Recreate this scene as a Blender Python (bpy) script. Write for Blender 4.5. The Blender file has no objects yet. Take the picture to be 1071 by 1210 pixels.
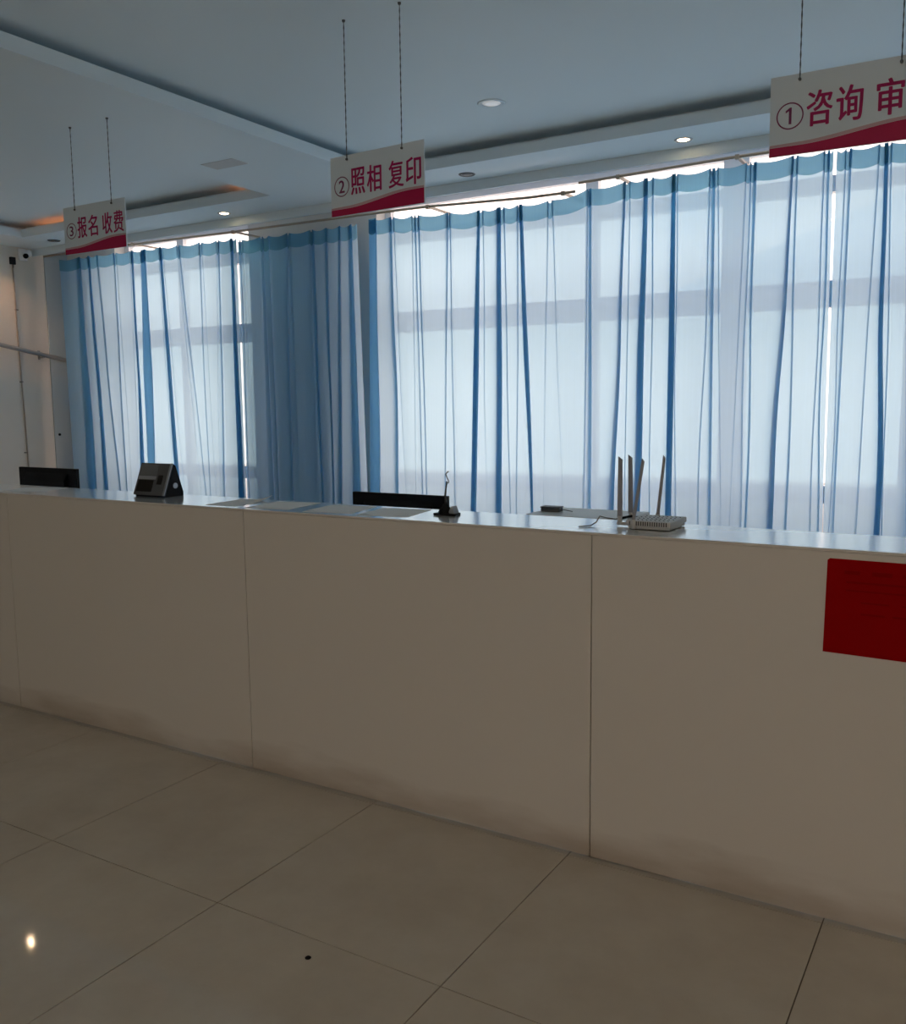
import bpy, bmesh, math, random
from mathutils import Vector, Matrix

random.seed(7)
scene = bpy.context.scene
COL = scene.collection

# ------------------------------------------------------------------ camera
FPX, YAW, PITCH, ROLL = 1080.03, 0.545152, 0.117875, -0.011104
cyw, syw = math.cos(YAW), math.sin(YAW)
F0 = Vector((-syw, cyw, 0)); R0 = Vector((cyw, syw, 0)); U0 = Vector((0, 0, 1))
Fv = F0 * math.cos(PITCH) - U0 * math.sin(PITCH)
Uv = U0 * math.cos(PITCH) + F0 * math.sin(PITCH)
Rr = R0 * math.cos(ROLL) + Uv * math.sin(ROLL)
Ur = Uv * math.cos(ROLL) - R0 * math.sin(ROLL)
cam = bpy.data.cameras.new('camera')
cam.sensor_fit = 'HORIZONTAL'; cam.sensor_width = 36.0
cam.lens = 36.0 * FPX / 1071.0
cam.clip_start = 0.05; cam.clip_end = 300
camo = bpy.data.objects.new('camera', cam); COL.objects.link(camo)
M3 = Matrix((Rr, Ur, -Fv)).transposed()
camo.matrix_world = Matrix.Translation((0, 0, 1.5)) @ M3.to_4x4()
scene.camera = camo

# ------------------------------------------------------------------ world, sun, exposure
world = bpy.data.worlds.new('overcast_sky'); scene.world = world
world.use_nodes = True
bg = world.node_tree.nodes['Background']
bg.inputs[0].default_value = (1.0, 0.735, 0.65, 1)
bg.inputs[1].default_value = 1.85
sun = bpy.data.lights.new('sun', 'SUN'); sun.energy = 5.0; sun.angle = 0.2; sun.color = (1, 0.88, 0.80)
suno = bpy.data.objects.new('sun', sun); COL.objects.link(suno)
suno.rotation_euler = Vector((-0.25, 0.75, -0.75)).to_track_quat('-Z', 'Y').to_euler()
suno.location = (3, -10, 14)
scene.view_settings.view_transform = 'Standard'
scene.view_settings.look = 'None'
scene.view_settings.gamma = 1.0
scene.view_settings.use_curve_mapping = False
scene.view_settings.exposure = 0.90
cy = scene.cycles
cy.max_bounces = 10; cy.diffuse_bounces = 6; cy.glossy_bounces = 3; cy.transmission_bounces = 8
cy.transparent_max_bounces = 40
cy.sample_clamp_indirect = 6.0
cy.use_denoising = True
cy.caustics_reflective = False; cy.caustics_refractive = False

# ------------------------------------------------------------------ materials
MATS = {}
def principled(name, col, rough=0.6, spec=0.5, metal=0.0, noise=None, bump=None, emit=None):
    m = bpy.data.materials.new(name); m.use_nodes = True
    nt = m.node_tree; b = nt.nodes['Principled BSDF']
    b.inputs['Base Color'].default_value = (*col, 1)
    b.inputs['Roughness'].default_value = rough
    b.inputs['Specular IOR Level'].default_value = spec
    b.inputs['Metallic'].default_value = metal
    tc = nt.nodes.new('ShaderNodeTexCoord')
    if noise:
        sc_, amt, col2 = noise
        n = nt.nodes.new('ShaderNodeTexNoise'); n.inputs['Scale'].default_value = sc_; n.inputs['Detail'].default_value = 6
        nt.links.new(tc.outputs['Object'], n.inputs['Vector'])
        r = nt.nodes.new('ShaderNodeMapRange')
        r.inputs[1].default_value = 0.35; r.inputs[2].default_value = 0.7; r.inputs[3].default_value = 0; r.inputs[4].default_value = amt
        nt.links.new(n.outputs['Fac'], r.inputs[0])
        mx = nt.nodes.new('ShaderNodeMix'); mx.data_type = 'RGBA'
        mx.inputs[6].default_value = (*col, 1); mx.inputs[7].default_value = (*col2, 1)
        nt.links.new(r.outputs[0], mx.inputs[0]); nt.links.new(mx.outputs[2], b.inputs['Base Color'])
    if bump:
        n2 = nt.nodes.new('ShaderNodeTexNoise'); n2.inputs['Scale'].default_value = bump[0]
        nt.links.new(tc.outputs['Object'], n2.inputs['Vector'])
        bp = nt.nodes.new('ShaderNodeBump'); bp.inputs['Strength'].default_value = bump[1]; bp.inputs['Distance'].default_value = 0.002
        nt.links.new(n2.outputs['Fac'], bp.inputs['Height']); nt.links.new(bp.outputs[0], b.inputs['Normal'])
    if emit:
        b.inputs['Emission Color'].default_value = (*emit[0], 1); b.inputs['Emission Strength'].default_value = emit[1]
    MATS[name] = m
    return m

principled('ceiling_paint', (0.78, 0.91, 0.985), 0.55, 0.4)
principled('wall_paint', (0.80, 0.77, 0.71), 0.8, 0.3, noise=(1.5, 0.3, (0.70, 0.66, 0.60)))
principled('wall_strip_shade', (0.46, 0.54, 0.58), 0.7, 0.3)  # wall shade beside the window, put into a grey-blue colour
principled('hall_paint', (0.82, 0.74, 0.62), 0.8, 0.3)
principled('grout', (0.16, 0.13, 0.10), 0.9, 0.2)
principled('frame_white', (0.93, 0.94, 0.95), 0.45, 0.4)
principled('sign_white', (0.74, 0.84, 0.90), 0.35, 0.4)
principled('sign_red', (0.50, 0.012, 0.085), 0.4, 0.3)
principled('sign_pink', (0.62, 0.42, 0.46), 0.4, 0.3)
principled('sign_letter', (0.42, 0.012, 0.12), 0.4, 0.3)
principled('sign_number', (0.20, 0.03, 0.12), 0.4, 0.3)
principled('chain_metal', (0.12, 0.13, 0.14), 0.5, 0.5, 0.6)
principled('black_plastic', (0.006, 0.007, 0.010), 0.55, 0.2)
principled('screen_black', (0.004, 0.004, 0.005), 0.35, 0.4)
principled('dark_grey_plastic', (0.10, 0.105, 0.115), 0.45, 0.5)
principled('mid_grey_plastic', (0.16, 0.17, 0.18), 0.45, 0.5)
principled('silver_trim', (0.45, 0.46, 0.48), 0.3, 0.5, 0.7)
principled('router_white', (0.62, 0.62, 0.61), 0.5, 0.4)
principled('router_slot', (0.05, 0.05, 0.05), 0.7, 0.3)
principled('antenna_grey', (0.34, 0.36, 0.40), 0.5, 0.4)
principled('printer_white', (0.74, 0.74, 0.73), 0.4, 0.4)
principled('paper', (0.90, 0.89, 0.86), 0.7, 0.2)
_tl = principled('top_laminate', (0.88, 0.88, 0.87), 0.12, 0.8).node_tree.nodes['Principled BSDF']
_tl.inputs['Coat Weight'].default_value = 1.0; _tl.inputs['Coat Roughness'].default_value = 0.14; _tl.inputs['Coat IOR'].default_value = 1.7
principled('poster_red', (0.36, 0.001, 0.002), 0.7, 0.05, noise=(6, 0.5, (0.31, 0.001, 0.001)))
principled('poster_mark', (0.27, 0.001, 0.001), 0.7, 0.05)
principled('desk_laminate', (0.80, 0.80, 0.79), 0.4, 0.4)
principled('rail_brown', (0.46, 0.39, 0.31), 0.4, 0.5, 0.3)
principled('pipe_grey', (0.36, 0.36, 0.35), 0.5, 0.4)
principled('cable_dark', (0.22, 0.20, 0.18), 0.7, 0.3)
principled('wall_cord', (0.48, 0.42, 0.36), 0.7, 0.3)
principled('pole_steel', (0.5, 0.5, 0.52), 0.35, 0.5, 0.5)
principled('hatch_paint', (0.62, 0.66, 0.68), 0.6, 0.3)
principled('concrete', (0.55, 0.55, 0.54), 0.9, 0.2, noise=(0.8, 0.4, (0.46, 0.46, 0.45)))
principled('render_white', (0.52, 0.52, 0.52), 0.9, 0.2)
principled('roof_blue_grey', (0.40, 0.45, 0.50), 0.8, 0.3)
principled('yard_wall_grey', (0.50, 0.54, 0.58), 0.9, 0.2)
principled('lamp_warm', (1, 0.9, 0.75), 0.5, 0.2, emit=((1.0, 0.72, 0.42), 14.0))
principled('lamp_bright', (1, 0.9, 0.75), 0.5, 0.2, emit=((1.0, 0.62, 0.30), 60.0))
principled('lamp_pale', (0.9, 0.9, 0.9), 0.5, 0.2, emit=((0.9, 0.95, 1.0), 0.15))
principled('lamp_off', (0.25, 0.26, 0.27), 0.3, 0.5)
principled('cove_orange', (1, 0.5, 0.3), 0.5, 0.2, emit=((1.0, 0.26, 0.08), 1.1))

# counter panel: white laminate, brown scuffs close to the floor
def make_counter_mat():
    m = principled('counter_laminate', (0.74, 0.72, 0.67), 0.42, 0.35)
    nt = m.node_tree; b = nt.nodes['Principled BSDF']
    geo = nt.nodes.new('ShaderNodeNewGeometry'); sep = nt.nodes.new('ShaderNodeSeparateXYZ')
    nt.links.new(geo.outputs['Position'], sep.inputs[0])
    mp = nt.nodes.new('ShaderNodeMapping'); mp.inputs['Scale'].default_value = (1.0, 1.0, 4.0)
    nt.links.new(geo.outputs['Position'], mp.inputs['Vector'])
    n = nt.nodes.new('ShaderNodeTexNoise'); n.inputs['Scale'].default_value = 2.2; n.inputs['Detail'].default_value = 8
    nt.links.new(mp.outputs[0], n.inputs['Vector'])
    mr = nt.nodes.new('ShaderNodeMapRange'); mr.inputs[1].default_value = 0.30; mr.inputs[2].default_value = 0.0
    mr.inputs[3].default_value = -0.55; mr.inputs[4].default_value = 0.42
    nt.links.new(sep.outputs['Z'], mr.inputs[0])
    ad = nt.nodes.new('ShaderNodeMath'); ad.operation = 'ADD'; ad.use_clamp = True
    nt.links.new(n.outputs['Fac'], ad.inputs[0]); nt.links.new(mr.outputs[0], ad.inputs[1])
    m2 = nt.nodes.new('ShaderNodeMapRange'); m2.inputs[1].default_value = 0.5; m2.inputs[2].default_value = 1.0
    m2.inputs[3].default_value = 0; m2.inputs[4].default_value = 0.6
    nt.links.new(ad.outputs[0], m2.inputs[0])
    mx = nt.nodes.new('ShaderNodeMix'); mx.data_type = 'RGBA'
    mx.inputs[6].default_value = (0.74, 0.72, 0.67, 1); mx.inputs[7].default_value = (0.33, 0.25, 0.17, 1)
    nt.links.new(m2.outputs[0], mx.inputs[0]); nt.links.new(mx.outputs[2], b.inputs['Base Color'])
make_counter_mat()

def make_tile_mat():
    m = principled('floor_tile', (0.5, 0.45, 0.38), 0.045, 0.35)
    nt = m.node_tree; b = nt.nodes['Principled BSDF']
    geo = nt.nodes.new('ShaderNodeNewGeometry')
    n = nt.nodes.new('ShaderNodeTexNoise'); n.inputs['Scale'].default_value = 2.6; n.inputs['Detail'].default_value = 9; n.inputs['Roughness'].default_value = 0.65
    nt.links.new(geo.outputs['Position'], n.inputs['Vector'])
    cr = nt.nodes.new('ShaderNodeValToRGB')
    cr.color_ramp.elements[0].position = 0.32; cr.color_ramp.elements[0].color = (0.52, 0.465, 0.39, 1)
    cr.color_ramp.elements[1].position = 0.70; cr.color_ramp.elements[1].color = (0.62, 0.57, 0.49, 1)
    nt.links.new(n.outputs['Fac'], cr.inputs[0]); nt.links.new(cr.outputs[0], b.inputs['Base Color'])
make_tile_mat()

def make_sheer(name, open_frac, tint, trans_col, diff_col, tw):
    m = bpy.data.materials.new(name); m.use_nodes = True
    nt = m.node_tree; nt.nodes.clear()
    out = nt.nodes.new('ShaderNodeOutputMaterial')
    tr = nt.nodes.new('ShaderNodeBsdfTransparent'); tr.inputs[0].default_value = (*tint, 1)
    tl = nt.nodes.new('ShaderNodeBsdfTranslucent'); tl.inputs[0].default_value = (*trans_col, 1)
    df = nt.nodes.new('ShaderNodeBsdfDiffuse'); df.inputs[0].default_value = (*diff_col, 1)
    mf = nt.nodes.new('ShaderNodeMixShader'); mf.inputs[0].default_value = tw
    nt.links.new(df.outputs[0], mf.inputs[1]); nt.links.new(tl.outputs[0], mf.inputs[2])
    # fine weave: the share of open mesh varies a little with the threads
    tc = nt.nodes.new('ShaderNodeTexCoord')
    mp = nt.nodes.new('ShaderNodeMapping'); mp.inputs['Scale'].default_value = (60, 60, 1.2)
    nz = nt.nodes.new('ShaderNodeTexNoise'); nz.inputs['Scale'].default_value = 1.0; nz.inputs['Detail'].default_value = 2
    nt.links.new(tc.outputs['Object'], mp.inputs[0]); nt.links.new(mp.outputs[0], nz.inputs['Vector'])
    mr = nt.nodes.new('ShaderNodeMapRange'); mr.inputs[3].default_value = open_frac - 0.03; mr.inputs[4].default_value = open_frac + 0.03
    nt.links.new(nz.outputs['Fac'], mr.inputs[0])
    mx = nt.nodes.new('ShaderNodeMixShader')
    nt.links.new(mr.outputs[0], mx.inputs[0])
    nt.links.new(mf.outputs[0], mx.inputs[1]); nt.links.new(tr.outputs[0], mx.inputs[2])
    nt.links.new(mx.outputs[0], out.inputs[0])
    MATS[name] = m
make_sheer('sheer_blue', 0.11, (0.56, 0.88, 1.0), (0.52, 0.71, 0.83), (0.010, 0.34, 0.92), 0.74)
make_sheer('header_blue', 0.26, (0.66, 0.86, 0.95), (0.34, 0.62, 0.76), (0.08, 0.32, 0.52), 0.6)

def make_glass():
    m = bpy.data.materials.new('window_glass'); m.use_nodes = True
    nt = m.node_tree; nt.nodes.clear()
    out = nt.nodes.new('ShaderNodeOutputMaterial')
    tr = nt.nodes.new('ShaderNodeBsdfTransparent'); tr.inputs[0].default_value = (0.94, 0.97, 0.98, 1)
    gl = nt.nodes.new('ShaderNodeBsdfGlossy'); gl.inputs['Roughness'].default_value = 0.02
    mx = nt.nodes.new('ShaderNodeMixShader'); mx.inputs[0].default_value = 0.05
    nt.links.new(tr.outputs[0], mx.inputs[1]); nt.links.new(gl.outputs[0], mx.inputs[2])
    nt.links.new(mx.outputs[0], out.inputs[0]); MATS['window_glass'] = m
make_glass()

# ------------------------------------------------------------------ helpers
class MB:
    def __init__(s): s.bm = bmesh.new()
    def box(s, x0, x1, y0, y1, z0, z1, bev=0.0):
        v = [s.bm.verts.new(p) for p in ((x0,y0,z0),(x1,y0,z0),(x1,y1,z0),(x0,y1,z0),(x0,y0,z1),(x1,y0,z1),(x1,y1,z1),(x0,y1,z1))]
        fs = [s.bm.faces.new([v[i] for i in f]) for f in ((0,3,2,1),(4,5,6,7),(0,1,5,4),(1,2,6,5),(2,3,7,6),(3,0,4,7))]
        if bev > 0:
            ed = list({e for f in fs for e in f.edges})
            bmesh.ops.bevel(s.bm, geom=ed, offset=bev, segments=2, profile=0.5, affect='EDGES')
        return s
    def prism(s, pts, axis, a, b, bev=0.0):
        """extrude a 2-D outline along an axis from a to b"""
        def P(u, w, t):
            return {'x': (t, u, w), 'y': (u, t, w), 'z': (u, w, t)}[axis]
        v0 = [s.bm.verts.new(P(u, w, a)) for u, w in pts]; v1 = [s.bm.verts.new(P(u, w, b)) for u, w in pts]
        n = len(pts); fs = []
        fs.append(s.bm.faces.new(v0)); fs.append(s.bm.faces.new(v1[::-1]))
        for i in range(n):
            j = (i + 1) % n
            fs.append(s.bm.faces.new((v0[j], v0[i], v1[i], v1[j])))
        bmesh.ops.recalc_face_normals(s.bm, faces=fs)
        if bev > 0:
            ed = list({e for f in fs for e in f.edges})
            bmesh.ops.bevel(s.bm, geom=ed, offset=bev, segments=2, profile=0.5, affect='EDGES')
        return s
    def tube(s, path, r, n=8, caps=True):
        path = [Vector(p) for p in path]; rings = []
        rs = r if isinstance(r, (list, tuple)) else [r] * len(path)
        prev = None
        for i, p in enumerate(path):
            d = (path[min(i+1, len(path)-1)] - path[max(i-1, 0)]).normalized()
            if prev is None:
                a = Vector((0, 0, 1)) if abs(d.z) < 0.9 else Vector((1, 0, 0))
                u = d.cross(a).normalized()
            else:
                u = (prev - d * prev.dot(d)).normalized()
            prev = u; w = d.cross(u)
            rings.append([s.bm.verts.new(p + (u * math.cos(2*math.pi*k/n) + w * math.sin(2*math.pi*k/n)) * rs[i]) for k in range(n)])
        for a, b in zip(rings, rings[1:]):
            for k in range(n):
                s.bm.faces.new((a[k], a[(k+1) % n], b[(k+1) % n], b[k]))
        if caps:
            s.bm.faces.new(rings[0][::-1]); s.bm.faces.new(rings[-1])
        return s
    def lathe(s, prof, c=(0, 0, 0), n=24):
        rings = []
        for r, z in prof:
            if r < 1e-6: rings.append([s.bm.verts.new((c[0], c[1], c[2] + z))])
            else: rings.append([s.bm.verts.new((c[0] + r*math.cos(2*math.pi*k/n), c[1] + r*math.sin(2*math.pi*k/n), c[2] + z)) for k in range(n)])
        for a, b in zip(rings, rings[1:]):
            for k in range(n):
                j = (k + 1) % n
                if len(a) == 1 and len(b) == 1: continue
                if len(a) == 1: s.bm.faces.new((a[0], b[j], b[k]))
                elif len(b) == 1: s.bm.faces.new((a[k], a[j], b[0]))
                else: s.bm.faces.new((a[k], a[j], b[j], b[k]))
        return s
    def mesh(s, name, mat, smooth=False):
        bmesh.ops.recalc_face_normals(s.bm, faces=s.bm.faces[:])
        me = bpy.data.meshes.new(name); s.bm.to_mesh(me); s.bm.free()
        if smooth:
            for p in me.polygons: p.use_smooth = True
        me.materials.append(MATS[mat]); return me
    def build(s, name, mat, parent=None, smooth=False):
        return link(name, s.mesh(name, mat, smooth), parent)
def link(name, me, parent=None):
    o = bpy.data.objects.new(name, me); COL.objects.link(o)
    if parent: o.parent = parent
    return o
def tag(o, label=None, cat=None, group=None, kind=None):
    if label: o['label'] = label
    if cat: o['category'] = cat
    if group: o['group'] = group
    if kind: o['kind'] = kind
    return o
def thing(name, label, cat, loc=(0, 0, 0), rz=0.0, group=None):
    o = bpy.data.objects.new(name, None); o.empty_display_size = 0.1; COL.objects.link(o)
    o.location = loc; o.rotation_euler = (0, 0, rz)
    return tag(o, label, cat, group)
def struct(name, mb, mat, parent=None):
    o = mb.build(name, mat, parent)
    if not parent: o['kind'] = 'structure'
    return o
def box(*a, **k): return MB().box(*a, **k)

# ------------------------------------------------------------------ room shell
XL, XR, YF, YB = -9.6, 4.4, -5.0, 7.1          # inner faces of the walls
ZS, ZC = 3.295, 3.435                            # soffit and tray ceiling heights
floor = struct('floor', box(XL - 0.2, XR + 0.2, YF - 0.2, YB + 0.2, -0.12, -0.004), 'grout')
unit = box(0, 1, 0, 1, -0.004, 0.0).mesh('tile', 'floor_tile')
def grid(lo, hi, off):
    k = math.floor((lo - off) / 0.8); g = [lo]
    while off + 0.8 * (k + 1) < hi - 1e-4:
        k += 1
        if off + 0.8 * k > lo + 1e-4: g.append(off + 0.8 * k)
    return g + [hi]
gx, gy = grid(XL, XR, -0.385), grid(YF, YB, 1.865)
for a, b in zip(gx, gx[1:]):
    for c, d in zip(gy, gy[1:]):
        t = link('tile', unit, floor)
        t.location = (a + 0.0017, c + 0.0017, 0); t.scale = (b - a - 0.0034, d - c - 0.0034, 1)

struct('wall_left', box(XL - 0.2, XL, YF - 0.2, YB + 0.24, 0, 3.6), 'wall_paint')
struct('wall_right', box(XR, XR + 0.2, YF - 0.2, YB + 0.24, 0, 3.6), 'hall_paint')
# wall behind the camera: unseen entrance opening, added to let daylight in
wf = MB()
for x0, x1, z0, z1 in ((XL, -0.95, 0, 3.6), (0.95, XR, 0, 3.6), (-0.95, 0.95, 2.8, 3.6)):
    wf.box(x0, x1, YF - 0.2, YF, z0, z1)
struct('wall_front', wf, 'hall_paint')
# window wall with two openings
W1 = (-8.74, -6.70); W2 = (-5.10, 1.90); WZ0, WZ1 = 0.30, 3.36
wb = MB()
wb.box(XL, W1[0], YB, YB + 0.24, 0, 3.6); wb.box(W1[1], W2[0], YB, YB + 0.24, 0, 3.6); wb.box(W2[1], XR, YB, YB + 0.24, 0, 3.6)
for a, b in (W1, W2):
    wb.box(a, b, YB, YB + 0.24, 0, WZ0); wb.box(a, b, YB, YB + 0.24, WZ1, 3.6)
struct('wall_back', wb, 'wall_paint')
struct('shade_strip', box(XL, XL + 0.015, 6.80, YB, 0, 3.42), 'wall_strip_shade')  # thin strip over the left wall, coloured as the shade near the window

# ceiling: high trays with coves, lower soffit around them
struct('ceiling', box(XL - 0.2, XR + 0.2, YF - 0.2, YB + 0.24, ZC, ZC + 0.16), 'ceiling_paint')
TR = (-4.41, 3.7, -4.3, 6.18); TL = (-9.02, -5.53, -4.3, 6.15)
FY = 6.655
so = MB()
for x0, x1, y0, y1 in ((XL, XR, 6.18, FY), (XL, TL[0], YF, 6.18), (TL[1], TR[0], YF, 6.18), (TR[1], XR, YF, 6.18), (TL[0], TL[1], YF, TL[2]), (TR[0], TR[1], YF, TR[2]), (TL[0], TL[1], TL[3], 6.18)):
    so.box(x0, x1, y0, y1, ZS, ZS + 0.012)
struct('ceiling_soffit', so, 'ceiling_paint')
lp = MB(); D = 0.16
for t in (TR, TL):
    x0, x1, y0, y1 = t
    lz0, lz1 = ZS + 0.012, ZS + 0.082
    lp.box(x0 - 0.015, x1 + 0.015, y1, y1 + 0.015, lz0, lz1); lp.box(x0 - 0.015, x1 + 0.015, y0 - 0.015, y0, lz0, lz1)
    lp.box(x0 - 0.015, x0, y0, y1, lz0, lz1); lp.box(x1, x1 + 0.015, y0, y1, lz0, lz1)
struct('trim_2', lp, 'ceiling_paint')
fl = MB()
for t in (TR, TL):
    x0, x1, y0, y1 = t
    fl.box(x0 - D, x1 + D, y1 + D, y1 + D + 0.02, ZS + 0.012, ZC); fl.box(x0 - D, x1 + D, y0 - D - 0.02, y0 - D, ZS + 0.012, ZC)
    fl.box(x0 - D - 0.02, x0 - D, y0 - D, y1 + D, ZS + 0.012, ZC); fl.box(x1 + D, x1 + D + 0.02, y0 - D, y1 + D, ZS + 0.012, ZC)
struct('trim_3', fl, 'ceiling_paint')
struct('trim_4', box(XL, XR, FY, FY + 0.018, 3.215, ZC), 'ceiling_paint')

# windows
def window(name, x0, x1, mull):
    w = bpy.data.objects.new(name, None); COL.objects.link(w); w['kind'] = 'structure'
    w.location = ((x0 + x1) / 2, YB + 0.18, WZ0)
    ox, oy, oz = w.location
    def bar(n, a, b, z0, z1, d=0.035):
        return box(a - ox, b - ox, -d, d, z0 - oz, z1 - oz).build(n, 'frame_white', w)
    bar('jamb', x0, x0 + 0.06, WZ0, WZ1); bar('jamb', x1 - 0.06, x1, WZ0, WZ1)
    bar('bottom_rail', x0 + 0.06, x1 - 0.06, WZ0, WZ0 + 0.07); bar('top_rail', x0 + 0.06, x1 - 0.06, WZ1 - 0.05, WZ1)
    rails = [(0.73, 0.86), (2.17, 2.36), (2.985, 3.10)]
    for z0, z1 in rails: bar('transom', x0 + 0.06, x1 - 0.06, z0, z1, 0.042)
    xs = [x0 + 0.06]
    for a, b in mull:
        for z0, z1 in zip((WZ0 + 0.07, 0.86, 2.36, 3.10), (0.73, 2.17, 2.985, WZ1 - 0.05)): bar('mullion', a, b, z0, z1)
        xs += [a, b]
    xs.append(x1 - 0.06)
    for k in range(0, len(xs), 2):
        for z0, z1 in zip((WZ0 + 0.07, 0.86, 2.36, 3.10), (0.73, 2.17, 2.985, WZ1 - 0.05)):
            box(xs[k] - ox, xs[k+1] - ox, -0.004, 0.004, z0 - oz, z1 - oz).build('pane', 'window_glass', w)
window('window_1', *W1, [(-7.90, -7.80)])
window('window_2', *W2, [(-3.08, -2.97), (-1.95, -1.76), (-0.66, -0.55), (0.62, 0.74)])
def entrance(name, x0, x1, z0, n):
    w = bpy.data.objects.new(name, None); COL.objects.link(w); w['kind'] = 'structure'
    w.location = ((x0 + x1) / 2, YF - 0.1, z0); ox = (x0 + x1) / 2; H = 2.8 - z0
    for k in range(n + 1):
        x = x0 + (x1 - x0) * k / n; a = max(x0, x - 0.04); b = min(x1, x + 0.04)
        box(a - ox, b - ox, -0.03, 0.03, 0.06, H - 0.06).build('mullion', 'pole_steel', w)
    box(x0 - ox, x1 - ox, -0.03, 0.03, 0, 0.06).build('bottom_rail', 'pole_steel', w)
    box(x0 - ox, x1 - ox, -0.03, 0.03, H - 0.06, H).build('top_rail', 'pole_steel', w)
    for k in range(n):
        a = x0 + (x1 - x0) * k / n + 0.04; b = x0 + (x1 - x0) * (k + 1) / n - 0.04
        box(a - ox, b - ox, -0.004, 0.004, 0.06, H - 0.06).build('pane', 'window_glass', w)
entrance('added_door_1', -0.95, 0.95, 0, 2)  # unseen glazed door, added and sized for the daylight it lets in

# outside the windows
struct('ground', box(-70, 50, -40, YF - 0.21, -0.3, -0.15).box(-70, 50, YB + 0.25, 80, -0.3, -0.15), 'concrete')
yw = thing('yard_wall', 'low grey yard wall seen through the lower part of the sheer curtains', 'wall', (-4, 10.2, -0.15))
box(-12, 12, 0, 0.2, 0, 0.72).build('wall_body', 'yard_wall_grey', yw); box(-12, 12, -0.03, 0.23, 0.72, 0.78).build('coping', 'concrete', yw)
nb = thing('building', 'pale building with a rising roofline beyond the curtained windows', 'building', (-12, 24, -0.15))
box(-30, 24, 0, 8, 0, 4.25).build('wall_body', 'render_white', nb)
MB().prism([(3.6, 4.25), (9.3, 6.25), (16, 8.3), (24, 5.5), (24, 4.25)], 'y', -0.2, 8).build('gable_roof', 'roof_blue_grey', nb)

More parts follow.
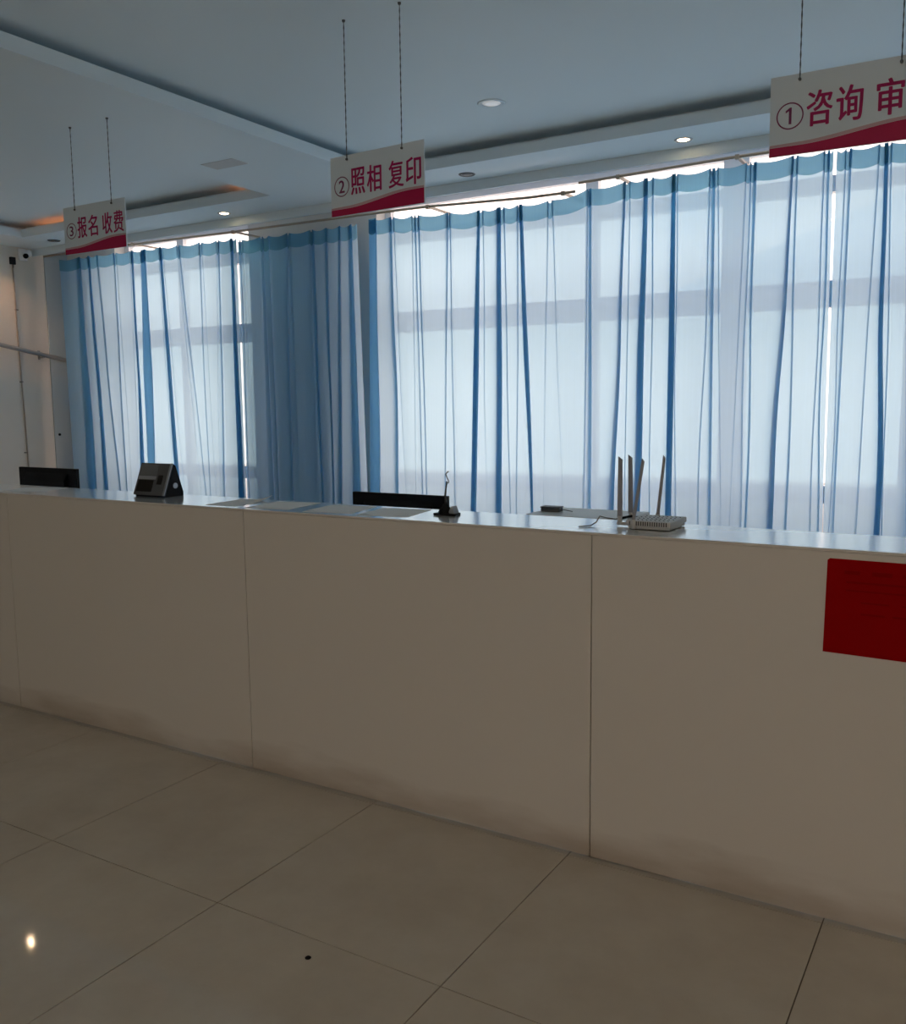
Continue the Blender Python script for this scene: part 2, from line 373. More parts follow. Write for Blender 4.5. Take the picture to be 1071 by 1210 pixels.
# ------------------------------------------------------------------ curtains
def lerp(a, b, t): return a + (b - a) * t
def curtain(label, edges, folds, ztops, bold=True, group='blue sheer curtains along the window wall'):
    xl0, xl1, xr0, xr1 = edges
    Y0, ZB = 6.80, 0.10
    root = thing('curtain', label, 'curtain', ((xl0 + xr0) / 2, Y0, ZB), group=group)
    ox = (xl0 + xr0) / 2
    feats = sorted(folds)
    extra = []
    for f, g in zip(feats, feats[1:]):
        if min(g[0] - f[0], g[1] - f[1]) > 0.2:     # fine creases fanning out below each pleat
            extra.append((f[0] + 0.03, f[1] + 0.085, 0.007, 0.004, 0.001)); extra.append((g[0] - 0.03, g[1] - 0.075, 0.007, 0.004, 0.001))
    feats = sorted(feats + extra)
    def ztop(x):
        pts = ztops
        if x <= pts[0][0]: return pts[0][1]
        for (xa, za), (xb, zb) in zip(pts, pts[1:]):
            if x <= xb: return lerp(za, zb, (x - xa) / (xb - xa))
        return pts[-1][1]
    rnd = random.Random(int(abs(xl0) * 1000))
    gaps = [(rnd.uniform(0.012, 0.032), rnd.uniform(0.8, 1.6), rnd.uniform(0, 6.3)) for _ in range(len(feats) + 1)]
    wob = [(rnd.uniform(-0.010, 0.010), rnd.uniform(1.5, 3.0), rnd.uniform(0, 6.28)) for _ in feats]
    strong = [bold and 0.038 <= max(f[2:]) <= 0.1 for f in feats]
    NS = 7
    def row(s, dy=0.0):
        """polyline across the cloth at height fraction s (0 top, 1 at z = .6)"""
        pts = []
        seg_x0 = lerp(xl0, xl1, s); pts_y = 0
        stops = []
        for i, (xt, xb, wt, wm, wbm) in enumerate(feats):
            x = lerp(xt, xb, s) + wob[i][0] * math.sin(wob[i][1] * s * 3 + wob[i][2]) * min(1, s * 2)
            w = lerp(wt, wm, min(s * 2, 1)) if s < 0.5 else lerp(wm, wbm, min((s - 0.5) * 2, 1.2))
            stops.append((x, max(w, 0.0004)))
        stops.append((lerp(xr0, xr1, s), None))
        for i, (x, w) in enumerate(stops):
            x1 = x + (w / 2 if w else 0)
            yd = -min(0.016, 0.4 * w) if w else 0.0
            amp, fr, ph = gaps[i]
            n = NS
            gw = min(1.0, abs(x1 - seg_x0) / 0.25)
            for k in range(n + 1):
                if k == 0 and pts: continue
                t = k / n
                xx = lerp(seg_x0, x1, t)
                yy = lerp(pts_y, yd, t) + gw * amp * math.sin(math.pi * t) * (0.35 + 0.65 * min(1, s * 1.5)) * math.cos(ph + s * fr)
                pts.append((xx, yy + dy, t if w is not None or k else t))
            if w:
                xb_ = x - w / 2
                pts.append((x1 + 0.0006, yd * 0.7 + dy, 0))
                if strong[i]:
                    pts.append((xb_ + w * 0.06, yd * 0.45 + dy, 0)); pts.append((xb_ + w * 0.05, yd * 0.25 + dy, 0))
                    pts.append((x1 - w * 0.08, dy, 0)); pts.append((x1 - w * 0.09, -yd * 0.15 + dy, 0))
                pts.append((x, -yd * 0.4 + dy, 0)); pts.append((xb_ - 0.0006, -yd * 0.7 + dy, 0)); pts.append((xb_, -yd + dy, 0))
                seg_x0 = xb_; pts_y = -yd
        return pts
    def strip(name, mat, s_rows, dy=0.0):
        bm = bmesh.new(); prev = None
        for kind, val in s_rows:
            if kind == 'top':      # metres below the scalloped top edge
                s = val / 2.5
                pr = row(s, dy)
                vs = []
                for (x, y, t) in pr:
                    sag = 0.020 * math.sin(math.pi * t) if 0 < t < 1 else 0
                    vs.append(bm.verts.new((x - ox, y, ztop(x) - val - sag - ZB)))
            else:
                s = (3.1 - val) / 2.5
                vs = [bm.verts.new((x - ox, y, val - ZB)) for (x, y, t) in row(s, dy)]
            if prev:
                for a, b, c, d in zip(prev, prev[1:], vs[1:], vs): bm.faces.new((a, b, c, d))
            prev = vs
        me = bpy.data.meshes.new(name); bm.to_mesh(me); bm.free()
        for p in me.polygons: p.use_smooth = True
        me.materials.append(MATS[mat])
        return link(name, me, root)
    rows = [('top', 0.0), ('top', 0.06), ('top', 0.125)] + [('z', lerp(2.90, 0.10, k / 26)) for k in range(27)]
    strip('cloth', 'sheer_blue', rows)
    strip('header_tape', 'header_blue', [('top', -0.002), ('top', 0.04), ('top', 0.08), ('top', 0.122)], -0.006)
    return root
CA = [(-8.958, -8.927, 0.0435, 0.087, 0.116), (-8.8, -8.705, 0.0285, 0.0428, 0.0571), (-8.661, -8.489, 0.0141, 0.0141, 0.0141), (-8.378, -8.374, 0.0137, 0.0137, 0.0137), (-8.092, -8.087, 0.0265, 0.0292, 0.0796), (-7.92, -7.957, 0.0912, 0.1694, 0.1303), (-7.652, -7.55, 0.0317, 0.0507, 0.0633), (-7.376, -7.136, 0.0185, 0.0123, 0.0123), (-7.082, -7.085, 0.0238, 0.0143, 0.0119), (-6.816, -6.871, 0.0289, 0.0289, 0.0347), (-6.64, -6.635, 0.0339, 0.06, 0.085)]
CB = [(-6.525, -6.53, 0.0224, 0.0224, 0.0224), (-6.232, -6.195, 0.0216, 0.0216, 0.0216), (-6.154, -6.132, 0.0107, 0.0107, 0.0107), (-5.924, -5.955, 0.0209, 0.0209, 0.0209), (-5.611, -5.582, 0.0201, 0.0201, 0.0201), (-5.452, -5.449, 0.016, 0.018, 0.02), (-5.295, -5.355, 0.016, 0.018, 0.018), (-5.169, -5.142, 0.030, 0.05, 0.055)]
CC = [(-4.921, -4.958, 0.0832, 0.1109, 0.1201), (-4.73, -4.701, 0.0271, 0.0361, 0.0361), (-4.472, -4.436, 0.0175, 0.0087, 0.0087), (-4.437, -4.391, 0.0174, 0.013, 0.0087), (-4.145, -4.206, 0.0251, 0.0126, 0.0084), (-4.121, -4.102, 0.0125, 0.0083, 0.0083), (-3.84, -3.914, 0.0241, 0.0563, 0.0563), (-3.802, -3.788, 0.008, 0.0064, 0.0), (-3.651, -3.665, 0.0392, 0.0549, 0.0627), (-3.605, -3.56, 0.0117, 0.0101, 0.0078), (-3.48, -3.496, 0.0153, 0.0092, 0.0077), (-3.452, -3.354, 0.0305, 0.0457, 0.0229), (-3.209, -3.253, 0.0096, 0.0044, 0.0), (-3.174, -3.076, 0.0095, 0.0029, 0.0), (-2.872, -2.892, 0.0105, 0.0105, 0.0105), (-2.851, -2.84, 0.021, 0.028, 0.028), (-2.571, -2.653, 0.0202, 0.0302, 0.047), (-2.53, -2.548, 0.0067, 0.0067, 0.0067), (-2.405, -2.45, 0.0328, 0.059, 0.059), (-2.352, -2.341, 0.013, 0.0078, 0.0065), (-2.192, -2.193, 0.0317, 0.0508, 0.0508), (-2.166, -2.147, 0.0063, 0.0063, 0.0063), (-1.926, -1.964, 0.0122, 0.0091, 0.0091), (-1.901, -1.881, 0.0243, 0.0243, 0.0213), (-1.641, -1.656, 0.0087, 0.007, 0.0087), (-1.611, -1.613, 0.0232, 0.0116, 0.0145), (-1.359, -1.449, 0.0167, 0.0334, 0.0446), (-1.329, -1.333, 0.0111, 0.0111, 0.0166), (-1.155, -1.166, 0.0108, 0.0081, 0.0081), (-1.127, -1.121, 0.0161, 0.0107, 0.0107)]
CD = [(-1.021, -1.036, 0.0079, 0.0063, 0.0053), (-0.99, -1.014, 0.0157, 0.0131, 0.0131), (-0.816, -0.87, 0.0102, 0.0076, 0.0102), (-0.774, -0.733, 0.0253, 0.0304, 0.0405), (-0.744, -0.696, 0.0076, 0.0065, 0.0065), (-0.567, -0.555, 0.0195, 0.0244, 0.0293), (-0.329, -0.279, 0.0187, 0.0234, 0.0234), (-0.101, -0.061, 0.018, 0.0225, 0.0225), (0.16, 0.20, 0.02, 0.03, 0.04), (0.42, 0.44, 0.02, 0.03, 0.03), (0.66, 0.65, 0.02, 0.03, 0.03), (0.95, 0.97, 0.02, 0.03, 0.03), (1.22, 1.25, 0.02, 0.03, 0.03), (1.5, 1.48, 0.02, 0.03, 0.03)]
curtain('leftmost blue sheer curtain, hanging over the far window beside the corner', (-9.313, -9.275, -6.575, -6.575), CA, [(-9.24, 3.17), (-6.53, 3.135)])
curtain('dark blue sheer curtain hanging in front of the wall between the two windows', (-6.553, -6.558, -5.10, -5.045), CB, [(-6.5, 3.112), (-5.1, 3.115)], bold=False)
curtain('wide pale blue sheer curtain with many pleats behind the router', (-4.967, -5.020, -1.098, -1.084), CC, [(-4.95, 3.14), (-3.85, 3.085), (-3.2, 3.085), (-2.85, 3.135), (-2.5, 3.15), (-1.1, 3.165)])
curtain('rightmost blue sheer curtain, below the number one sign at the frame edge', (-1.077, -1.077, 1.85, 1.86), CD, [(-1.07, 3.158), (-0.6, 3.16), (1.9, 3.16)])

def rail(label, pts, clips):
    r = thing('curtain_rail', label, 'curtain rail', pts[0])
    o = Vector(pts[0])
    MB().tube([Vector(p) - o for p in pts], 0.011, 8).build('tube', 'rail_brown', r, True)
    for x, z in clips:
        MB().box(x - 0.012 - o.x, x + 0.012 - o.x, 0.008, 7.1 - 6.735, z - 0.008 - o.z, z + 0.008 - o.z).box(x - 0.014 - o.x, x + 0.014 - o.x, -0.016, 0.016, z - 0.02 - o.z, z + 0.012 - o.z).build('bracket', 'rail_brown', r)
rail('brown curtain rail over the far window, sagging towards the middle sign', [(-9.5, 6.735, 3.215), (-8.1, 6.735, 3.21), (-6.6, 6.735, 3.185), (-5.0, 6.735, 3.17), (-4.3, 6.735, 3.16), (-3.35, 6.735, 3.118), (-2.95, 6.735, 3.115)], [(-8.0, 3.21), (-6.55, 3.185), (-4.3, 3.16), (-3.05, 3.117)])
rail('brown curtain rail over the near window, running behind the number one sign', [(-2.92, 6.735, 3.175), (-1.8, 6.735, 3.197), (-1.0, 6.735, 3.20), (1.9, 6.735, 3.20)], [(-2.6, 3.18), (-1.72, 3.198), (0.2, 3.2)])

# ------------------------------------------------------------------ counter
CY = 2.684                                        # front face of the counter
seams = [-7.28, -5.74, -4.19, -2.615, -1.113, 0.39, 1.89]
ulabels = ['far left section of the white counter, outside the frame to the left', 'white counter section at the left edge of the frame, below the left black monitor',
           'white counter section below the grey time clock', 'white counter section in the middle, below the middle black monitor',
           'white counter section carrying the red notice, right of the router', 'far right section of the white counter, outside the frame to the right']
for (a, b), lab in zip(zip(seams, seams[1:]), ulabels):
    u = thing('counter_unit', lab, 'counter', ((a + b) / 2, CY, 0), group='white counter sections')
    h = (b - a) / 2
    box(-h + 0.0016, h - 0.0016, 0, 0.018, 0.006, 1.0812, bev=0.0012).build('front_panel', 'counter_laminate', u)
    for s in (-1, 1):
        x0 = -h + 0.002 if s < 0 else h - 0.02
        MB().prism([(0.019, 0), (0.86, 0), (0.86, 0.719), (0.32, 0.719), (0.32, 1.066), (0.019, 1.066)], 'x', x0, x0 + 0.018).build('side_panel', 'desk_laminate', u)
    box(-h + 0.021, h - 0.021, 0.30, 0.318, 0.755, 1.066).build('back_panel', 'desk_laminate', u)
    box(-h + 0.021, h - 0.021, 0.05, 0.30, 0.38, 0.398).build('shelf', 'desk_laminate', u)
ct = thing('countertop', 'long glossy white countertop running along the whole counter', 'countertop', (-2.7, CY, 1.067))
box(-4.58, 4.59, -0.001, 0.325, 0.0150, 0.023, bev=0.0015).build('slab', 'top_laminate', ct)
box(-4.58, 4.59, 0.0195, 0.325, 0, 0.0148).build('substrate', 'desk_laminate', ct)
box(-4.58, 4.59, -0.0022, -0.0012, 0.0155, 0.0215).build('edge_band', 'counter_laminate', ct)
wk = thing('desk_top', 'lower white staff desk behind the counter, carrying the monitors', 'desk', (-2.7, CY, 0.72))
box(-4.58, 4.59, 0.322, 0.90, 0, 0.025, bev=0.002).build('slab', 'desk_laminate', wk)
ZT = 1.09

# ------------------------------------------------------------------ hanging signs
def text_mesh(name, body, size, sx, thick, mat, parent, loc):
    cu = bpy.data.curves.new(name, 'FONT'); cu.body = body; cu.size = 1.0
    cu.align_x = 'CENTER'; cu.resolution_u = 3; cu.fill_mode = 'FRONT'
    to = bpy.data.objects.new(name, cu); COL.objects.link(to)
    bpy.context.view_layer.update()
    dg = bpy.context.evaluated_depsgraph_get()
    me = bpy.data.meshes.new_from_object(to.evaluated_get(dg))
    bpy.data.objects.remove(to)
    xs = [v.co.x for v in me.vertices]; ys = [v.co.y for v in me.vertices]
    cx, cyy = (min(xs) + max(xs)) / 2, (min(ys) + max(ys)) / 2
    kx, ky = sx / (max(xs) - min(xs)), size / (max(ys) - min(ys))
    for v in me.vertices:
        v.co = ((v.co.x - cx) * kx, 0, (v.co.y - cyy) * ky)
    base = [v.co.copy() for v in me.vertices]; polys = [list(p.vertices) for p in me.polygons]
    vs, fs = [], []
    for q, (dx, dz) in enumerate([(0, 0), (thick, 0), (-thick, 0), (0, thick * 0.5), (0, -thick * 0.5)]):
        n0 = len(vs)
        vs += [(v.x + dx, -0.00002 * q, v.z + dz) for v in base]; fs += [[i + n0 for i in p] for p in polys]
    me = bpy.data.meshes.new(name); me.from_pydata(vs, [], fs); me.update(); me.materials.append(MATS[mat])
    o = link(name, me, parent); o.location = loc
    return o
def swoosh(name, mat, parent, top, bot, y, W):
    bm = bmesh.new(); n = 24; a = []; b = []
    for k in range(n + 1):
        t = k / n
        a.append(bm.verts.new((-W/2 + W*t, y, bot(t)))); b.append(bm.verts.new((-W/2 + W*t, y, top(t))))
    for k in range(n): bm.faces.new((a[k], a[k+1], b[k+1], b[k]))
    me = bpy.data.meshes.new(name); bm.to_mesh(me); bm.free(); me.materials.append(MATS[mat])
    return link(name, me, parent)
def smooth(t): t = max(0, min(1, t)); return t * t * (3 - 2 * t)
def sign(label, num, chars, xc, zb, y, rz, tilt, ztop_wire, wires):
    W, H = 0.60, 0.30
    r = thing('hanging_sign', label, 'sign', (xc, y, zb), rz, group='hanging service signs over the counter')
    r.rotation_euler = (0, tilt, rz)
    box(-W/2, W/2, -0.004, 0.004, 0, H, bev=0.0008).build('board', 'sign_white', r)
    prof = lambda t: 0.034 + 0.040 * smooth((t - 0.18) / 0.7)
    swoosh('swoosh', 'sign_red', r, prof, lambda t: 0.0012, -0.0048, W - 0.003)
    swoosh('swoosh_highlight', 'sign_pink', r, lambda t: prof(t) + 0.010 + 0.004 * math.sin(math.pi * t), lambda t: prof(t) + 0.001, -0.0046, W - 0.003)
    zc = H * 0.53
    for ch, fx in zip(chars, (0.305, 0.483, 0.715, 0.893)):
        text_mesh('letter', ch, 0.130, 0.090, 0.0024, 'sign_letter', r, (-W/2 + W*fx, -0.005, zc + 0.003))
    if num == '1':
        MB().prism([(-0.004, -0.031), (0.006, -0.031), (0.006, 0.031), (-0.001, 0.031), (-0.016, 0.020), (-0.016, 0.012), (-0.004, 0.019)], 'y', -0.0055, -0.0048).build('number', 'sign_number', r).location = (-W/2 + W*0.125, 0, zc - 0.012)
    else:
        text_mesh('number', num, 0.062, 0.036, 0.0016, 'sign_number', r, (-W/2 + W*0.125, -0.005, zc - 0.012))
    bm = bmesh.new(); ri, ro, n = 0.0455, 0.0505, 40
    A = [bm.verts.new((ri*math.cos(2*math.pi*k/n), 0, ri*math.sin(2*math.pi*k/n))) for k in range(n)]
    B = [bm.verts.new((ro*math.cos(2*math.pi*k/n), 0, ro*math.sin(2*math.pi*k/n))) for k in range(n)]
    for k in range(n): bm.faces.new((A[k], A[(k+1) % n], B[(k+1) % n], B[k]))
    me = bpy.data.meshes.new('number_ring'); bm.to_mesh(me); bm.free(); me.materials.append(MATS['sign_number'])
    o = link('number_ring', me, r); o.location = (-W/2 + W*0.125, -0.005, zc - 0.012)
    for fx in wires:
        x = -W/2 + W*fx
        hz = H - 0.022
        # twisted chain: alternating beads up to the ceiling screw
        L = ztop_wire - zb - hz; n = int(L / 0.018); path = []; rad = []
        for k in range(n + 1):
            path.append((x - math.sin(tilt) * (hz + L * k / n) * 0.0, -0.006, hz + L * k / n)); rad.append(0.0032 if k % 2 else 0.0018)
        MB().tube(path, rad, 6).build('chain', 'chain_metal', r)
        MB().tube([(x, -0.0042, hz), (x, -0.011, hz)], 0.006, 10).build('grommet', 'chain_metal', r)
        MB().lathe([(0, hz + L - 0.010), (0.007, hz + L - 0.009), (0.009, hz + L), (0, hz + L)], (x, -0.006, 0), 10).build('ceiling_screw', 'chain_metal', r)
sign('white and red hanging sign numbered 1 above the router, cut by the frame edge', '1', '咨询审核', -0.565, 2.452, 3.88, 0.03, 0.0, ZC, (0.18, 0.77))
sign('white and red hanging sign numbered 2 in the middle, above the middle monitor', '2', '照相复印', -2.80, 2.478, 3.905, -0.045, 0.0, ZC, (0.19, 0.78))
sign('white and red hanging sign numbered 3 at the left, smallest in view', '3', '报名收费', -5.09, 2.502, 3.99, 0.0, 0.0, ZS, (0.2, 0.80))

# ------------------------------------------------------------------ lamps in the ceiling
def downlight(label, x, y, z, mat, r=0.05, power=0.0, col=(1, 0.72, 0.45), soft=0.05):
    t = thing('recessed_downlight', label, 'downlight', (x, y, z), group='recessed ceiling downlights')
    MB().lathe([(r, -0.002), (r * 1.35, -0.006), (r * 1.5, 0), (r, 0.0)], n=28).build('trim_ring', {'lamp_off': 'chain_metal', 'lamp_pale': 'ceiling_paint'}.get(mat, 'pole_steel'), t, True)
    MB().lathe([(0, -0.008), (r * 0.6, -0.007), (r * 0.98, -0.001), (0, -0.0005)], n=24).build('lamp', mat, t, True)
    if power:
        l = bpy.data.lights.new('lamp_light', 'SPOT'); l.energy = power; l.color = col; l.spot_size = 2.4; l.spot_blend = 0.6; l.shadow_soft_size = soft
        o = bpy.data.objects.new('lamp_light', l); COL.objects.link(o); o.parent = t; o.location = (0, 0, -0.03)
downlight('lit warm downlight in the soffit above the dark curtain', -6.386, 6.456, ZS, 'lamp_warm', 0.042, 4)
downlight('lit warm downlight in the soffit above the wide pale curtain', -2.022, 6.462, ZS, 'lamp_warm', 0.042, 4)
downlight('unlit dark downlight in the soffit just right of the middle sign', -3.754, 6.459, ZS, 'lamp_off', 0.045)
downlight('unlit dark downlight in the soffit just left of the smallest sign', -8.906, 6.45, ZS, 'lamp_off', 0.045)
downlight('pale round downlight in the high tray ceiling right of the middle sign', -2.979, 5.451, ZC, 'lamp_pale', 0.062)
downlight('bright warm downlight in the left tray, mirrored as a glint in the floor', -7.50, 4.74, ZC, 'lamp_bright', 0.012, 5, soft=0.005)
downlight('warm downlight in the ceiling strip along the left wall', -9.36, 5.80, ZS, 'lamp_warm', 0.04, 14, (1, 0.55, 0.3))
for i, (x, y) in enumerate([(-2.5, -1.5), (0.8, -1.5), (-6.6, -1.0), (-1.0, -3.2), (2.6, 1.0)]):  # unseen lamps added behind and beside the camera for warm fill light
    downlight(['added warm fill downlight behind the camera, left of centre', 'added warm fill downlight behind the camera, right of centre', 'added warm fill downlight behind the camera, far left', 'added warm fill downlight close to the added entrance doors', 'added warm fill downlight to the right of the camera'][i], x, y, ZC, 'lamp_warm', 0.06, 8)
for lab, x, y, dx in (('orange cove lamp hidden in the corner of the left tray', -5.75, 6.25, 0.25), ('orange cove lamp hidden behind the smallest sign', -8.55, 6.25, 0.3)):
    t = thing('cove_lamp', lab, 'lamp', (x, y, ZS + 0.014))
    MB().tube([(-dx, 0, 0.012), (dx, 0, 0.012)], 0.009, 8).build('tube', 'cove_orange', t)
    box(-dx, dx, -0.02, 0.02, -0.002, 0.003).build('base', 'frame_white', t)

hb = thing('access_hatch', 'faint grey access hatch in the ceiling strip left of the middle sign', 'hatch', (-5.10, 5.18, ZS))
box(-0.16, 0.16, -0.085, 0.085, -0.004, 0, bev=0.001).build('panel', 'hatch_paint', hb)

# ------------------------------------------------------------------ left wall fittings
sc = thing('security_camera', 'small black and white security camera high on the left wall', 'camera', (XL, 6.53, 3.19))
box(0, 0.03, -0.05, 0.05, -0.04, 0.09, bev=0.006).build('back_plate', 'frame_white', sc)
MB().tube([(0.03, 0.0, 0.02), (0.07, 0.0, 0.02)], 0.016, 10).build('arm', 'frame_white', sc)
MB().lathe([(0, 0.055), (0.03, 0.052), (0.045, 0.03), (0.047, 0), (0.04, -0.02), (0, -0.022)], (0.10, 0, 0.02), 20).build('housing', 'frame_white', sc, True)
MB().tube([(0.13, -0.035, 0.0), (0.155, -0.06, -0.008)], [0.026, 0.028], 14).build('lens', 'black_plastic', sc, True)
jb = thing('junction_box', 'small black junction box beside the security camera', 'box', (XL, 6.40, 3.14))
box(0, 0.035, -0.03, 0.03, -0.045, 0.035, bev=0.004).build('case', 'black_plastic', jb)
MB().tube([(0.02, 0, -0.045), (0.015, 0.002, -0.08)], 0.008, 8).build('gland', 'cable_dark', jb)
cb = thing('wall_cable', 'thin dark cable running down the left wall from the junction box', 'cable', (XL, 6.40, 0.0))
MB().tube([(0.012, 0.0, 3.06), (0.012, 0.01, 2.2), (0.012, 0.03, 1.4), (0.012, 0.04, 0.3)], 0.008, 8).build('cord', 'wall_cord', cb, True)
for z in (2.6, 1.8, 1.0): box(0.0, 0.024, 0.0, 0.03, z - 0.006, z + 0.006).build('clip', 'cable_dark', cb)
pp = thing('drain_pipe', 'grey sloping pipe along the left wall running behind the curtain', 'pipe', (XL, 5.0, 2.40))
MB().tube([(0.085, 0.0, 0.0), (0.085, 1.19, -0.21), (0.085, 2.02, -0.355)], 0.024, 12).build('tube', 'pipe_grey', pp, True)
for y, z in ((0.4, -0.07), (1.66, -0.292)): box(0.001, 0.10, y - 0.012, y + 0.012, z - 0.036, z - 0.024).box(0.001, 0.012, y - 0.012, y + 0.012, z - 0.05, z + 0.05).build('clip', 'pipe_grey', pp)
wp = thing('wall_plug', 'tiny dark plug in the shade-coloured wall strip beside the curtain', 'plug', (XL + 0.015, 6.86, 1.19))
MB().tube([(0, 0, 0), (0.012, 0, 0)], [0.016, 0.013], 10).tube([(0.012, 0, 0), (0.018, 0, 0)], [0.007, 0.006], 8).build('cap', 'black_plastic', wp)

# ------------------------------------------------------------------ things on and behind the counter
def monitor(label, x0, x1, y, ztop):
    w = x1 - x0; h = 0.30
    t = thing('monitor', label, 'monitor', ((x0 + x1) / 2, y, 0.745), group='black computer monitors')
    zt = ztop - 0.745
    box(-w/2, w/2, 0, 0.022, zt - h, zt, bev=0.003).build('bezel', 'black_plastic', t)
    MB().prism([(-0.001, zt - h + 0.03), (-0.001, zt - 0.03), (-0.028, zt - 0.07), (-0.028, zt - h + 0.05)], 'x', -w*0.36, w*0.36).build('back_shell', 'black_plastic', t)
    box(-w/2 + 0.012, w/2 - 0.012, 0.022, 0.0232, zt - h + 0.018, zt - 0.012).build('screen', 'screen_black', t)
    box(-0.03, 0.03, -0.03, 0.0, 0.012, zt - h + 0.10, bev=0.004).build('stand_neck', 'black_plastic', t)
    MB().prism([(-0.12, -0.10), (0.12, -0.10), (0.10, 0.10), (-0.10, 0.10)], 'z', 0, 0.012, bev=0.003).build('stand_base', 'black_plastic', t)
monitor('black monitor at the left end, standing before the corner wall', -5.166, -4.622, 3.40, 1.147)
monitor('black monitor in the middle, beside the black pen stand', -2.612, -2.092, 3.40, 1.097)

tc_ = thing('time_clock', 'grey wedge-shaped attendance time clock standing on the counter', 'time clock', (-3.366, 2.86, ZT))
HW = 0.105
prof = [(0.0, 0.0), (0.112, 0.0), (0.112, 0.02), (0.072, 0.142), (0.058, 0.150), (-0.002, 0.008)]
MB().prism(prof, 'x', -HW + 0.006, HW - 0.006, bev=0.003).build('wedge_body', 'black_plastic', tc_)
sl = math.atan2(0.058, 0.142)
def face_plate(name, mat, x0, x1, s0, s1, d, parent, bev=0.001):
    o = box(x0, x1, -d, 0.0, s0, s1, bev=bev).build(name, mat, parent)
    o.rotation_euler = (-sl, 0, 0); o.location = (0, -0.003, 0.006)
    return o
fp = face_plate('face_plate', 'dark_grey_plastic', -HW, HW, 0.0, 0.155, 0.006, tc_, 0.002)
def on_face(name, mat, x0, x1, s0, s1, d, z=0.006):
    return box(x0, x1, -z - d, -z, s0, s1).build(name, mat, fp)
on_face('screen', 'screen_black', -HW + 0.014, 0.010, 0.016, 0.072, 0.001)
on_face('upper_panel', 'mid_grey_plastic', -HW + 0.008, 0.020, 0.096, 0.148, 0.0008)
on_face('brow', 'antenna_grey', -HW + 0.008, 0.020, 0.076, 0.092, 0.0012)
on_face('sensor', 'screen_black', 0.036, 0.064, 0.052, 0.096, 0.004)
on_face('edge_trim', 'silver_trim', HW - 0.012, HW, 0.0, 0.155, 0.004)
MB().tube([(HW - 0.007, 0.062, 0.05), (HW - 0.002, 0.062, 0.05)], 0.013, 14).build('speaker_cap', 'silver_trim', tc_)

ps = thing('pen_stand', 'black counter pen stand with an upright chained pen beside the middle monitor', 'pen stand', (-1.765, 2.872, ZT))
MB().prism([(-0.048, -0.026), (0.048, -0.026), (0.040, 0.028), (-0.040, 0.028)], 'z', 0, 0.008, bev=0.002).build('base', 'black_plastic', ps)
MB().lathe([(0.030, 0.008), (0.026, 0.018), (0.014, 0.030), (0.011, 0.04), (0.0, 0.042)], (-0.008, 0, 0), 16).build('socket', 'black_plastic', ps, True)
MB().prism([(0.012, 0.008), (0.040, 0.008), (0.030, 0.034), (0.024, 0.034)], 'y', -0.016, 0.016).build('clip', 'antenna_grey', ps)
MB().tube([(-0.008, 0, 0.04), (-0.010, 0, 0.07), (-0.006, 0, 0.10), (-0.002, 0, 0.125)], [0.0045, 0.004, 0.003, 0.003], 8).build('pen', 'chain_metal', ps, True)
pts = [(0.0 + 0.007 * math.sin(a), 0.004 * math.cos(a * 1.5), 0.118 + 0.0062 * a) for a in [k * 0.45 for k in range(17)]]
MB().tube(pts, 0.0022, 6).build('cord_loop', 'antenna_grey', ps, True)

pr = thing('printer', 'white flat-topped printer behind the counter, left of the router', 'printer', (-1.36, 3.24, 0.745))
box(-0.21, 0.21, -0.14, 0.14, 0.012, 0.318, bev=0.008).build('body', 'printer_white', pr)
box(-0.20, 0.20, -0.132, 0.132, 0.3185, 0.334, bev=0.003).build('lid', 'printer_white', pr)
for sx in (-0.16, 0.16): box(sx - 0.02, sx + 0.02, -0.1, 0.1, 0, 0.012).build('foot', 'black_plastic', pr)
box(-0.15, 0.15, 0.14, 0.146, 0.09, 0.13).build('paper_slot', 'router_slot', pr)
st = thing('stamp_pad', 'small dark box lying on the printer lid', 'box', (-1.505, 3.225, 1.0795), 0.05)
box(-0.038, 0.038, -0.022, 0.022, 0, 0.014, bev=0.002).build('case', 'dark_grey_plastic', st)
box(-0.040, 0.040, -0.024, 0.024, 0.0145, 0.020, bev=0.0015).build('lid', 'chain_metal', st)
MB().tube([(0.040, 0.0, 0.010), (0.062, 0.004, 0.006), (0.085, 0.0, 0.003)], 0.002, 6).build('tab', 'dark_grey_plastic', st)

rt = thing('router', 'white router with four upright antennas on the countertop', 'router', (-0.97, 2.885, ZT))
RX, RY = 0.075, 0.085
MB().prism([(-RX + 0.006, -RY + 0.008), (RX - 0.006, -RY + 0.008), (RX - 0.004, RY - 0.006), (-RX + 0.004, RY - 0.006)], 'z', 0.002, 0.012, bev=0.002).build('base', 'router_white', rt)
MB().prism([(-RX, -RY), (RX, -RY), (RX, RY), (-RX, RY)], 'z', 0.012, 0.030, bev=0.004).build('shell', 'router_white', rt)
slot = box(-0.0014, 0.0014, -0.0008, 0.0008, -0.0065, 0.0065).mesh('vent_slot', 'router_slot')
for k in range(17):
    o = link('vent_slot', slot, rt); o.location = (-RX + 0.014 + k * 0.0076, -RY - 0.0004, 0.021)
slot2 = box(-0.0016, 0.0016, -0.008, 0.008, -0.0004, 0.0004).mesh('top_slot', 'router_slot')
for i in range(9):
    for j in range(4):
        o = link('top_slot', slot2, rt); o.location = (-RX + 0.018 + i * 0.0142 + (j % 2) * 0.006, -RY + 0.03 + j * 0.036, 0.0303); o.rotation_euler = (0, 0, 0.5)
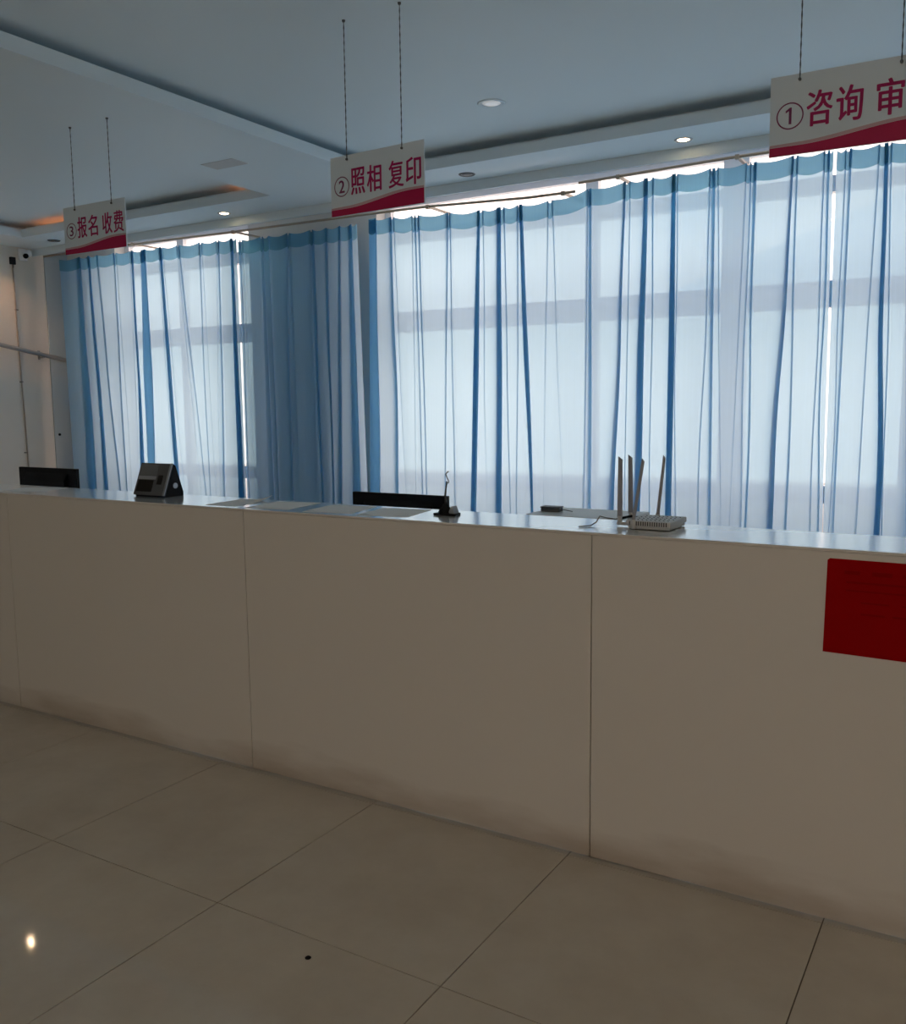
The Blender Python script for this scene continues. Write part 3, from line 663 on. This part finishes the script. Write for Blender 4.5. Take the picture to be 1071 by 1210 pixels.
def antenna(x, y, dx, dy, wide, thin):
    a = bpy.data.objects.new('antenna', None); COL.objects.link(a); a.parent = rt; a.location = (x, y, 0.0)
    MB().tube([(0, 0, 0.004), (0, 0, 0.034)], 0.0075, 10).build('hinge', 'router_white', a, True)
    bm = MB(); z0, z1 = 0.03, 0.225
    v0 = [(-wide, -thin, z0), (wide, -thin, z0), (wide, thin, z0), (-wide, thin, z0)]
    v1 = [(-wide*0.8 + dx, -thin*0.8 + dy, z1 + 0.006), (wide*0.8 + dx, -thin*0.8 + dy, z1 - 0.004), (wide*0.8 + dx, thin*0.8 + dy, z1 - 0.004), (-wide*0.8 + dx, thin*0.8 + dy, z1 + 0.006)]
    V0 = [bm.bm.verts.new(p) for p in v0]; V1 = [bm.bm.verts.new(p) for p in v1]
    bm.bm.faces.new(V0[::-1]); bm.bm.faces.new(V1)
    for i in range(4): bm.bm.faces.new((V0[i], V0[(i+1) % 4], V1[(i+1) % 4], V1[i]))
    bm.build('blade', 'antenna_grey', a)
antenna(-RX - 0.044, -0.02, 0.0, 0.0, 0.0085, 0.003)
antenna(-RX - 0.046, RY + 0.004, -0.004, 0.0, 0.0085, 0.003)
antenna(-RX + 0.030, -RY - 0.008, 0.030, 0.0, 0.005, 0.003)
antenna(RX - 0.102, RY + 0.008, 0.020, 0.0, 0.005, 0.003)
box(-RX - 0.052, -RX, -0.026, -0.014, 0.004, 0.014).build('hinge_arm', 'router_white', rt)
box(-RX - 0.054, -RX, RY - 0.004, RY + 0.008, 0.004, 0.014).build('hinge_arm', 'router_white', rt)
rc = thing('router_cable', 'thin dark cable curling left from the router', 'cable', (-1.15, 2.86, ZT))
MB().tube([(-0.045, -0.09, 0.003), (-0.02, -0.05, 0.003), (-0.012, -0.02, 0.012), (-0.008, 0.0, 0.030), (0.012, 0.01, 0.024), (0.04, 0.02, 0.020), (0.075, 0.08, 0.026), (0.10, 0.11, 0.020)], 0.0022, 6).build('cord', 'cable_dark', rc, True)
MB().tube([(0.045, 0.03, 0.020), (0.075, 0.08, 0.026)], 0.0045, 8).build('plug', 'black_plastic', rc)

# papers on the counter
def sheet(label, x, y, rz, w=0.21, d=0.25, curl=0.0, group='white paper sheets on the countertop'):
    bm = bmesh.new(); n = 8; rows = []
    for i in range(n + 1):
        u = i / n
        rows.append([bm.verts.new((-w/2 + w*u, -d/2 + d*j/n, 0.0012 + curl * max(0, u + j/n - 1.35)**2)) for j in range(n + 1)])
    for i in range(n):
        for j in range(n): bm.faces.new((rows[i][j], rows[i+1][j], rows[i+1][j+1], rows[i][j+1]))
    me = bpy.data.meshes.new('paper_sheet'); bm.to_mesh(me); bm.free(); me.materials.append(MATS['paper'])
    o = link('paper_sheet', me); o.location = (x, y, ZT); o.rotation_euler = (0, 0, rz)
    sm = o.modifiers.new('thickness', 'SOLIDIFY'); sm.thickness = 0.0008
    return tag(o, label, 'paper', group)
sheet('paper sheet on the counter in front of the left black monitor', -4.22, 2.855, 0.35, 0.24, 0.20)
sheet('paper sheet with a curled corner on the counter, first right of the time clock', -2.80, 2.855, 0.1, 0.16, 0.25, 0.05)
sheet('paper sheet on the counter, second right of the time clock', -2.55, 2.85, 0.16, 0.21, 0.25)
sheet('paper sheet on the counter left of the middle monitor', -2.25, 2.85, 0.2, 0.21, 0.24)
sheet('paper sheet lying in front of the middle monitor', -1.99, 2.85, 0.18, 0.21, 0.24)

# red notice on the counter front
nt_ = thing('notice', 'dark red notice sheet stuck on the counter front at the frame edge', 'notice', (-0.41, CY, 0.795))
bm = MB(); bm.prism([(-0.004, 0.002), (0.425, -0.004), (0.430, 0.266), (0.006, 0.268), (0.0, 0.263)], 'y', -0.0030, -0.0006); bm.build('sheet', 'poster_red', nt_)
rr = random.Random(3)
for k, (x0, x1, z, h) in enumerate([(0.045, 0.085, 0.232, 0.010), (0.115, 0.165, 0.232, 0.012), (0.19, 0.30, 0.232, 0.010), (0.05, 0.20, 0.205, 0.006), (0.22, 0.38, 0.205, 0.005), (0.05, 0.36, 0.182, 0.005), (0.09, 0.16, 0.150, 0.005), (0.19, 0.37, 0.150, 0.005), (0.09, 0.15, 0.118, 0.006), (0.17, 0.35, 0.118, 0.005)]):
    box(x0, x1, -0.0036, -0.0031, z - h/2, z + h/2).build('print_line', 'poster_mark', nt_)
# a speck on the floor
sp = MB().lathe([(0, 0.004), (0.006, 0.0035), (0.009, 0.001), (0.0085, 0.0)], n=10).build('floor_speck', 'black_plastic')
sp.location = (-1.563, 1.787, 0.0)
tag(sp, 'tiny dark speck lying on a floor tile in front of the counter', 'speck')
